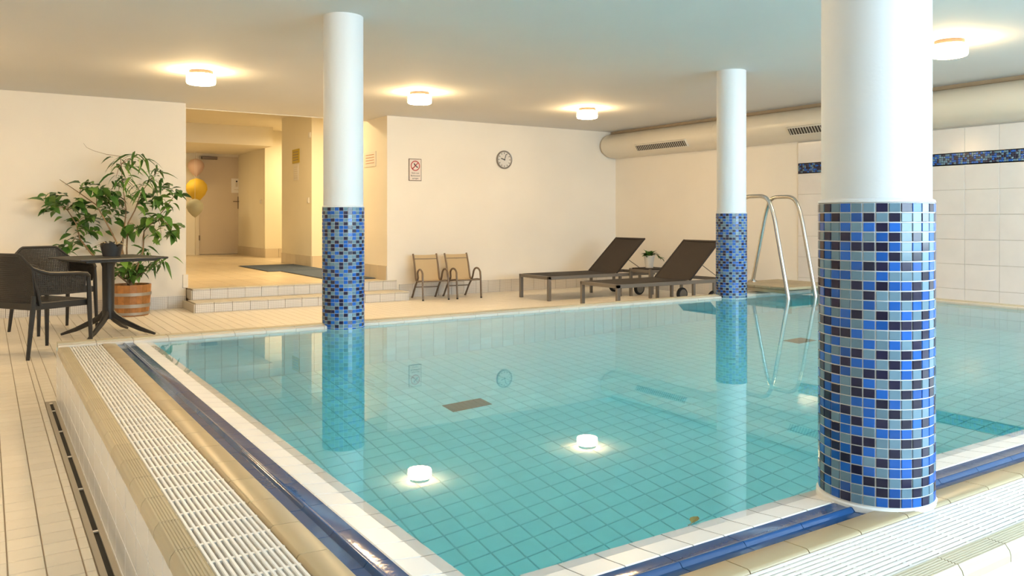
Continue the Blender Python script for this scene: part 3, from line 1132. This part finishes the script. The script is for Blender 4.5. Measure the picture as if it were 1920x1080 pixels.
def net_chair(loc, rz, label):
    e = empty('armchair', loc, rz, label, 'chair', 'anthracite perforated armchairs')
    hw = .275      # half width; local: faces +x
    sz = .43
    # seat
    def seat(u, v):
        x = -.23 + .48 * u
        y = -.235 + .47 * v
        return (x, y, sz + .012 - .022 * math.sin(PI * u) * math.sin(PI * v))
    vs, fs = perf_sheet(seat, 24, 24, .6)
    sheet_obj('seat', vs, fs, M_RESIN, e, .008)
    MB().rbox(-.24, .26, -.255, -.23, sz - .045, sz + .012, .006).rbox(-.24, .26, .23, .255, sz - .045, sz + .012, .006).rbox(.235, .262, -.255, .255, sz - .045, sz + .012, .006).rbox(-.245, -.22, -.255, .255, sz - .045, sz + .012, .006).build('seat_frame', M_RESIN, e)
    # back: wraps round a little at the sides, top corners sloping to the arms
    def back(u, v):
        s = 2 * u - 1
        y = hw * s
        top = .83 - .10 * max(0, abs(s) - .62) / .38
        z = sz - .01 + (top - sz + .01) * v
        x = -.235 - .075 * v + .05 * s * s
        return (x, y, z)
    vs, fs = perf_sheet(back, 34, 26, .58)
    bo = sheet_obj('backrest', vs, fs, M_RESIN, e, .010)
    rim = [back(0, k / 8) for k in range(9)] + [back(k / 24, 1) for k in range(1, 24)] + [back(1, 1 - k / 8) for k in range(9)]
    MB().tube(rim, .012, 8).build('back_rim', M_RESIN, bo, True)
    for s in (-1, 1):
        yy = s * (hw + .005)
        # armrest: bar from the sloping back corner to the front leg
        arm_pts = [(-.258, yy * .99, .725), (-.20, yy, .70), (-.12, yy, .675), (.0, yy, .668), (.14, yy, .664), (.222, yy, .655), (.243, yy, .632)]
        a = MB().tube(arm_pts, [.013, .015, .017, .018, .018, .017, .015], 8).build('armrest', M_RESIN, e, True)
        def side(u, v, yy=yy):
            x = -.235 + .455 * u
            t0 = .715 - .05 * min(1, u * 2.2)
            return (x - .03 * v * (1 - u), yy * (.93 + .07 * v), sz + (t0 - sz) * (.28 + .72 * v))
        vs, fs = perf_sheet(side, 26, 12, .55)
        sheet_obj('side_panel', vs, fs, M_RESIN, a, .008)
        MB().tube([(.245, s * .268, .645), (.250, s * .272, .52), (.252, s * .275, .36), (.262, s * .285, 0)], [.017, .019, .020, .014], 8).build('leg', M_RESIN, e, True)
        MB().tube([(-.235, s * .262, .50), (-.245, s * .265, .38), (-.30, s * .285, 0)], [.018, .021, .014], 8).build('leg', M_RESIN, e, True)
    return e


net_chair((.375, 7.83, 0), math.radians(32), 'anthracite perforated armchair in front, back to the viewer, cut by the frame edge')
net_chair((.567, 9.25, 0), math.radians(-66), 'anthracite perforated armchair behind the square table against the plant wall')

# ------------------------------------------------------------------ square table
e = empty('square_table', (.98, 8.62, 0), -YAW + PI / 4 + .06, 'anthracite square pedestal table with splayed feet beside the armchairs', 'table')
MB().rbox(-.40, .40, -.40, .40, .735, .755, .006).build('table_top', M_RESIN, e)
MB().rbox(-.33, .33, -.33, .33, .715, .735, .006).build('under_frame', M_RESIN, e)
MB().lathe([(.075, .715), (.055, .66), (.052, .30), (.056, .20), (.05, .16)], 20).build('pedestal', M_RESIN, e, True)
for k in range(4):
    a = PI / 4 + k * PI / 2
    c, s = math.cos(a), math.sin(a)
    pts = [(.02 * c, .02 * s, .24), (.06 * c, .06 * s, .185), (.14 * c, .14 * s, .135), (.30 * c, .30 * s, .06), (.44 * c, .44 * s, .012)]
    MB().tube(pts, [.03, .032, .028, .022, .012], 8).build('foot', M_RESIN, e, True)
e = empty('flower_pot', (1.02, 8.72, .755), 0, 'dark ragged flower pot with dried leaves on the square table', 'flower pot')
b = MB()
n = 22
vs, fs = [], []
for i, (r, z) in enumerate([(.078, 0), (.10, .115), (.094, .12), (.07, .05)]):
    for k in range(n):
        a = 2 * PI * k / n
        zz = z + (.022 * math.sin(3 * a + 1) + .012 * math.sin(7 * a)) * (1 if i in (1, 2) else 0)
        vs.append((r * math.cos(a), r * math.sin(a), zz))
for i in range(3):
    for k in range(n):
        fs.append((i * n + k, i * n + (k + 1) % n, (i + 1) * n + (k + 1) % n, (i + 1) * n + k))
fs.append(tuple(range(n))[::-1])
fs.append(tuple(3 * n + k for k in range(n)))
b.add(vs, fs).build('pot', M_POT, e, True)
ld = leaf_mesh('dried_leaf', .085, .014, .8, M_DRY)
for k in range(16):
    az = rnd.uniform(0, 2 * PI)
    inst('dried_leaf', ld, e, (.05 * math.cos(az), .05 * math.sin(az), .11), rot_to(az, rnd.uniform(.3, 1.2)))

# ------------------------------------------------------------------ potted tree in a half barrel
BX, BY = 1.40, 10.28
e = empty('potted_tree', (BX, BY, 0), 0, 'leafy green indoor tree in a wooden half barrel by the plant wall', 'plant')
bar = empty('barrel', (0, 0, 0)); bar.parent = e
ns = 20
stv = MB()
r0, r1, bh = .192, .222, .36
aw = 2 * PI / ns
poly = []
for (z, r) in [(0, r0), (.12, r0 + .014), (.26, r1 - .004), (bh, r1)]:
    for (rr, aa) in [(r - .018, -aw / 2), (r, -aw / 2), (r, aw / 2), (r - .018, aw / 2)]:
        poly.append((rr * math.cos(aa * .985), rr * math.sin(aa * .985), z))
fs = [(3, 2, 1, 0), (12, 13, 14, 15)]
for i in range(3):
    for k in range(4):
        fs.append((i * 4 + k, i * 4 + (k + 1) % 4, i * 4 + 4 + (k + 1) % 4, i * 4 + 4 + k))
sm = stv.add(poly, fs).mesh('stave', M_WOOD)
for k in range(ns):
    inst('stave', sm, bar, (0, 0, 0), Matrix.Rotation(k * aw, 3, 'Z').to_quaternion())
for (z0, z1, ra, rb) in [(.015, .045, .196, .199), (.10, .14, .207, .211), (.235, .27, .218, .221)]:
    MB().lathe([(ra, z0), (ra + .004, z0), (rb + .004, z1), (rb, z1)], 40).build('hoop', M_HOOP, bar, True)
MB().lathe([(.19, .33), (.0, .345)], 24, cap=False).build('soil', M_SOIL, e)
FW = Vector((math.sin(YAW), math.cos(YAW), 0))


def TP(cx, cy, dd=0.0):
    """point of the tree from its measured outline: sideways and up from the barrel, dd towards the wall"""
    lx = (cx / 4.154 + 90 - 250) * .00628
    z = 1.12 + (410 - (250 + cy / 4.154)) * .00628
    return Vector((1, -.28, 0)) * (lx * 1.0) + Vector((0, 1, 0)) * min(dd, .06) + Vector((0, 0, z))


stems = [
    [(640, 1150), (610, 900), (620, 760), (640, 600), (615, 400), (600, 250)],
    [(645, 1150), (640, 900), (640, 700), (700, 600), (740, 470), (800, 360)],
    [(630, 1150), (590, 900), (500, 700), (430, 560), (330, 470), (200, 370)],
    [(650, 1150), (740, 920), (760, 760), (850, 650), (920, 560), (960, 490)],
    [(625, 1150), (400, 930), (330, 820), (300, 700), (250, 600), (150, 520)],
    [(600, 250), (590, 190), (500, 175), (420, 150), (375, 125), (355, 90)],
]
SP = []
for q, sp in enumerate(stems):
    pts = [TP(cx, cy, rnd.uniform(-.10, .10) if 0 < i else 0) for i, (cx, cy) in enumerate(sp)]
    if q < 5:
        pts[0] = Vector((rnd.uniform(-.05, .05), rnd.uniform(-.05, .05), .33))
    else:
        pts[0] = SP[0][-1]
    fine = []
    for i in range(len(pts) - 1):
        for k in range(4):
            fine.append(pts[i].lerp(pts[i + 1], k / 4))
    fine.append(pts[-1])
    SP.append(pts)
    r_a = .011 if q < 5 else .004
    so = MB().tube(fine, [r_a * (1 - .75 * i / len(fine)) for i in range(len(fine))], 6).build('stem', M_TWIG, e, True)
nodes = [p for sp in SP[:5] for p in sp[2:]]
clusters = [(600, 1030, 0), (680, 1000, 0), (760, 1020, 0), (640, 1070, 0), (720, 1080, 0), (590, 1090, 0), (830, 1010, 1), (900, 980, 1),
            (200, 500, 0), (300, 560, 0), (260, 530, 0), (330, 600, 0), (145, 590, 0), (125, 525, 0), (340, 430, 0), (430, 445, 0), (270, 690, 0), (290, 810, 0), (245, 855, 0),
            (340, 730, 0), (400, 650, 0), (520, 450, 0), (540, 520, 0), (535, 600, 0), (495, 490, 0), (555, 660, 0), (580, 480, 0), (600, 245, 1), (650, 215, 1), (735, 185, 1),
            (560, 350, 1), (625, 350, 1), (700, 440, 1), (785, 375, 1), (840, 320, 1), (890, 425, 0), (980, 475, 0), (865, 510, 0), (800, 500, 0), (740, 550, 0), (930, 575, 0),
            (780, 635, 0), (850, 655, 0), (905, 700, 0), (955, 760, 0), (830, 720, 0), (700, 740, 0), (865, 790, 0), (650, 730, 0), (745, 890, 1), (375, 905, 0), (440, 750, 0)]
broad = [leaf_mesh('leaf', .105, .030, .35, M_LEAF), leaf_mesh('leaf', .09, .027, .5, M_LEAF2)]
narrow = [leaf_mesh('leaf', .14, .013, .75, M_LEAF), leaf_mesh('leaf', .12, .012, .9, M_LEAF2)]
nleaf = 0
extra = MB()
for (cx, cy, kd) in clusters:
    dd = rnd.uniform(-.22, .18)
    c = TP(cx, cy, dd)
    near = min(nodes, key=lambda q: (q - c).length) if cy < 960 else Vector((0, 0, .36))
    mid = near.lerp(c, .5) + Vector((0, 0, .03))
    MB().tube([near, mid, c], [.004, .003, .002], 5).build('twig', M_TWIG, e)
    for k in range(10):
        off = Vector((rnd.gauss(0, .045), rnd.gauss(0, .045), rnd.gauss(0, .035)))
        az = rnd.uniform(0, 2 * PI)
        if kd:
            el = rnd.uniform(-.5, .5)
            me = narrow[rnd.random() < .35]
        else:
            el = rnd.uniform(-.7, .5)
            me = broad[rnd.random() < .35]
        s = rnd.uniform(1.1, 1.7)
        q4 = rot_to(az, el, rnd.uniform(-.6, .6))
        if k < 6 and nleaf < 300:
            inst('leaf', me, e, c + off, q4, (s, s, s))
            nleaf += 1
        else:
            Mq = Matrix.Translation(c + off) @ q4.to_matrix().to_4x4() @ Matrix.Diagonal((s * .75, s * .75, s * .75, 1))
            extra.add([v.co[:] for v in me.vertices], [tuple(p.vertices) for p in me.polygons], 0 if me.materials[0] is M_LEAF else 1, Mq)

extra.build('leaf_spray', [M_LEAF, M_LEAF2], e, True)['kind'] = 'stuff'

# ------------------------------------------------------------------ pool ladder and platform
e = empty('entry_platform', (0, 0, 0), 0, 'beige boarded entry platform over the far pool rim behind the ladder rails', 'platform')
for k in range(4):
    y0 = 5.11 + k * .20
    MB().rbox(6.50, 7.36, y0 + .002, y0 + .198, .425, .45, .003).build('board', M_PLATF, e)
MB().rbox(6.51, 6.54, 5.115, 5.905, .388, .425, .003).rbox(7.335, 7.36, 5.115, 5.905, .388, .425, .003).build('bearer', M_PLATF, e)
MB().rbox(6.57, 6.63, 5.82, 5.88, 0, .425, .003).rbox(7.27, 7.33, 5.82, 5.88, 0, .425, .003).build('leg', M_PLATF, e)


def rail(x, label):
    o = []
    # rear foot, up, over and down into the water
    ctrl = [(5.86, .45), (5.68, 1.20), (5.62, 1.345), (5.33, 1.345), (5.25, 1.18), (5.07, .33), (5.06, .10), (5.06, -.75)]
    pts = []
    for i, (y, z) in enumerate(ctrl):
        if 0 < i < len(ctrl) - 1:
            a, b, c = Vector(ctrl[i - 1]), Vector((y, z)), Vector(ctrl[i + 1])
            ra = min(.09, (a - b).length * .45)
            rb = min(.09, (c - b).length * .45)
            p0, p2 = b + (a - b).normalized() * ra, b + (c - b).normalized() * rb
            for k in range(6):
                t = k / 5
                p = p0 * (1 - t) ** 2 + b * 2 * t * (1 - t) + p2 * t * t
                pts.append((x, p.x, p.y))
        else:
            pts.append((x, y, z))
    e = empty('ladder_rail', (0, 0, 0), 0, label, 'handrail', 'pool ladder rails')
    MB().tube(pts, .020, 12).build('rail_tube', M_STEEL, e, True)
    MB().lathe([(.045, .45), (.045, .458), (.022, .470)], 20).build('floor_flange', M_STEEL, e, True, loc=(x, 5.86, 0))
    return e


rail(6.475, 'steel ladder rail just right of the far column')
rail(6.89, 'steel ladder rail farther right, partly behind the near column')

# ------------------------------------------------------------------ hallway things
e = tag(empty('door_1', (0, 0, 0)), 'beige hallway door with lever handle and closer', 'door', None, 'structure')
DZ = HFLOOR
MB().rbox(4.25, 5.30, 20.25, 20.295, DZ + .01, 2.62, .004).build('door_leaf', M_DOOR, e)
MB().box(4.17, 4.25, 20.23, 20.3, DZ, 2.68).box(5.30, 5.37, 20.23, 20.3, DZ, 2.68).box(4.25, 5.30, 20.23, 20.3, 2.62, 2.68).build('door_frame', M_FRAME, e)
h = MB().rbox(5.15, 5.20, 20.235, 20.25, 1.36, 1.66, .004).build('handle_plate', M_BRONZE, e)
MB().tube([(5.175, 20.24, 1.54), (5.175, 20.19, 1.54), (5.03, 20.185, 1.54)], .012, 8).build('lever', M_BRONZE, h, True)
MB().rbox(4.30, 4.66, 20.17, 20.25, 2.54, 2.61, .006).build('door_closer', M_BRONZE, e)
for z in (.6, 1.5, 2.35):
    MB().lathe([(.016, z), (.016, z + .12)], 10).build('hinge', M_BRONZE, e, loc=(4.255, 20.235, 0))
s = tag(MB().rbox(5.0, 5.25, 20.238, 20.25, 1.75, 2.10, .002).build('door_notice', M_PAPER), 'white notice sheet taped to the hallway door', 'sign')
MB().lathe([(.022, 0), (.022, .004)], 12, M=Matrix.Translation((5.125, 20.238, 2.03)) @ Matrix.Rotation(PI / 2, 4, 'X')).build('pictogram_head', M_BLACK, s)
MB().box(5.10, 5.15, 20.234, 20.239, 1.90, 2.0).box(5.06, 5.19, 20.234, 20.239, 1.82, 1.835).build('print', M_SKIRT_H, s)

for (x, y, z, r, m_, lab) in [(4.11, 19.9, 2.33, .19, M_BAL2, 'dull rose balloon hanging highest, left of the hallway door'),
                              (3.98, 19.2, 1.78, .24, M_BAL1, 'yellow balloon hanging in the middle, left of the hallway door'),
                              (3.78, 18.4, 1.36, .18, M_BAL3, 'grey green balloon hanging lowest, left of the hallway door')]:
    e = empty('balloon', (x, y, z), 0, lab, 'balloon', 'balloons by the hallway door')
    MB().lathe([(.004, -r * 1.2), (r * .35, -r * .95), (r * .75, -r * .5), (r * .97, 0), (r * .92, r * .45), (r * .6, r * .85), (r * .2, r * 1.02), (.002, r * 1.05)], 20).build('skin', m_, e, True)
    MB().tube([(0, 0, r), (0, .0, 2.68 - z)], .002, 4).build('string', M_PAPER, e)

for (x0, x1, y0, y1, dz, lab) in [(3.85, 4.84, 13.2, 15.0, .0, 'dark blue grey floor mat farther back in the hallway'),
                                  (4.05, 4.70, 10.85, 13.12, .0, 'dark blue grey floor mat just above the steps behind the column')]:
    e = empty('floor_mat', (x0, y0, HFLOOR), 0, lab, 'mat', 'hallway mats')
    MB().rbox(0, x1 - x0, 0, y1 - y0, 0, .012, .004).build('pad', M_MAT, e)
    MB().rbox(-.02, x1 - x0 + .02, -.02, y1 - y0 + .02, 0, .006, .002).build('edging', M_RUB, e)


def text(parent, s, size, loc, rot, m_, name='lettering'):
    cu = bpy.data.curves.new(name, 'FONT')
    cu.body = s
    cu.size = size
    cu.align_x = 'CENTER'
    cu.align_y = 'CENTER'
    cu.extrude = .0008
    cu.materials.append(m_)
    tmp = bpy.data.objects.new(name, cu)
    me = bpy.data.meshes.new_from_object(tmp)
    bpy.data.objects.remove(tmp)
    o = bpy.data.objects.new(name, me)
    o.location = loc
    o.rotation_euler = rot
    return link(o, parent)


# yellow notice and sheet on the pier, facing -x
s = tag(MB().rbox(4.848, 4.86, 14.69, 15.09, 2.16, 2.42, .003).build('yellow_notice', M_YEL), 'yellow notice board on the hallway pier', 'sign')
for k in range(4):
    MB().box(4.844, 4.849, 14.74, 15.04, 2.21 + k * .05, 2.222 + k * .05).build('print_line', M_BRONZE, s)
s = tag(MB().rbox(4.852, 4.86, 14.75, 15.02, 1.84, 2.14, .002).build('paper_notice', M_PAPER), 'pale paper sheet below the yellow notice', 'sign')
for k in range(6):
    MB().box(4.849, 4.853, 14.79, 14.98, 1.88 + k * .04, 1.887 + k * .04).build('print_line', M_SKIRT_H, s)
# notice on the alcove side of the clock wall
s = tag(MB().rbox(HALLX1 - .028, HALLX1 - .02, 10.86, 11.28, 1.88, 2.10, .002).build('red_notice', M_PAPER), 'pale notice with red lettering beside the middle column', 'sign')
for k in range(4):
    MB().box(HALLX1 - .031, HALLX1 - .027, 10.92, 11.22, 1.93 + k * .04, 1.937 + k * .04).build('print_line', mat('faded_red', (.52, .22, .12), .6), s)
# small wall fittings
for (loc, nm, lab, cat) in [((4.853, 14.2, 1.45), 'light_switch', 'small light switch low on the hallway pier', 'switch'), ((5.163, 18.3, 1.5), 'door_button', 'small push button on the wall beside the door', 'switch'),
                            ((4.853, 14.12, 2.62), 'motion_sensor', 'small round sensor high on the hallway pier', 'sensor')]:
    o = empty(nm, loc, 0, lab, cat)
    MB().rbox(-.012, .007, -.05, .05, -.05, .05, .004).build('plate', M_PAPER, o)
    MB().rbox(-.018, -.012, -.03, .03, -.03, .03, .003).build('rocker', M_WPOT, o)

# ------------------------------------------------------------------ prohibition sign and clock on the far wall
SX, SZ = 5.151, 1.82
s = empty('prohibition_sign', (SX, YFW, SZ), 0, 'framed white sign with red prohibition ring and three text lines', 'sign')
MB().rbox(-.100, .100, -.012, 0, -.158, .158, .002).build('frame', M_BRONZE, s)
MB().rbox(-.091, .091, -.015, -.003, -.149, .149, .001).build('panel', mat('sign_white', (.80, .70, .62), .4), s)
MY = Matrix.Rotation(PI / 2, 4, 'X')
ring = [(.066 * math.cos(a * 2 * PI / 40), -.016, .058 + .066 * math.sin(a * 2 * PI / 40)) for a in range(40)]
MB().tube(ring, .0065, 6, closed=True).build('prohibition_ring', M_RED, s, True)
MB().tube([(-.043, -.018, .015), (.043, -.018, .101)], .0065, 6).build('prohibition_bar', M_RED, s)
fig = MB()
fig.lathe([(.010, 0), (.010, .003)], 12, M=Matrix.Translation((.028, -.0145, .040)) @ MY)
fig.tube([(.016, -.016, .050), (-.010, -.016, .075), (-.022, -.016, .095)], [.009, .008, .005], 6)
fig.tube([(.018, -.016, .048), (.040, -.016, .030)], .004, 6)
fig.box(-.046, -.02, -.017, -.014, .022, .030)
fig.build('diver_figure', M_BLACK, s)
for k, (t_, sz_) in enumerate([('Nicht vom', .028), ('Beckenrand', .031), ('springen', .029)]):
    text(s, t_, sz_, (0, -.0155, -.047 - .038 * k), (PI / 2, 0, 0), M_BLACK)

CXc, CZc = 6.664, 2.025
c = empty('wall_clock', (CXc, YFW, CZc), 0, 'round silver rimmed wall clock with white face', 'clock')
MB().lathe([(.140, 0), (.142, .02), (.136, .032), (.124, .030), (.118, .018)], 40, M=MY, cap=False).build('rim', M_SILVER, c, True)
MB().lathe([(.121, .004), (.121, .016)], 40, M=MY).build('face', M_CLOCKF, c)
for k in range(12):
    a = k * PI / 6
    Mt = Matrix.Translation((.100 * math.sin(a), -.017, .100 * math.cos(a))) @ Matrix.Rotation(a, 4, 'Y')
    MB().box(-.004, .004, -.002, .002, -.011, .011, M=Mt).build('hour_mark', M_BLACK, c)
for (ang, L, w_, nm) in [(math.radians(287), .065, .006, 'hour_hand'), (math.radians(20), .095, .0045, 'minute_hand')]:
    Mt = Matrix.Translation((0, -.021, 0)) @ Matrix.Rotation(ang, 4, 'Y')
    MB().box(-w_, w_, -.002, .002, -.015, L, M=Mt).build(nm, M_BLACK, c)
MB().lathe([(.008, .018), (.008, .026)], 12, M=MY).build('centre_pin', M_BLACK, c)

# fallen leaf floating by the near edge
e = empty('fallen_leaf', (1.50, 1.47, WATER), .5, 'small olive brown leaf floating by the near pool edge', 'leaf')
MB().add(*[(lambda m_: ([v.co[:] for v in m_.vertices], [tuple(p.vertices) for p in m_.polygons]))(leaf_mesh('blade', .055, .012, .0, M_DRY))][0]).build('blade', mat('olive_leaf', (.16, .14, .03), .6), e, loc=(0, 0, .002))
MB().tube([(0, 0, .002), (-.02, .004, .003)], .001, 4).build('stalk', M_TWIG, e)
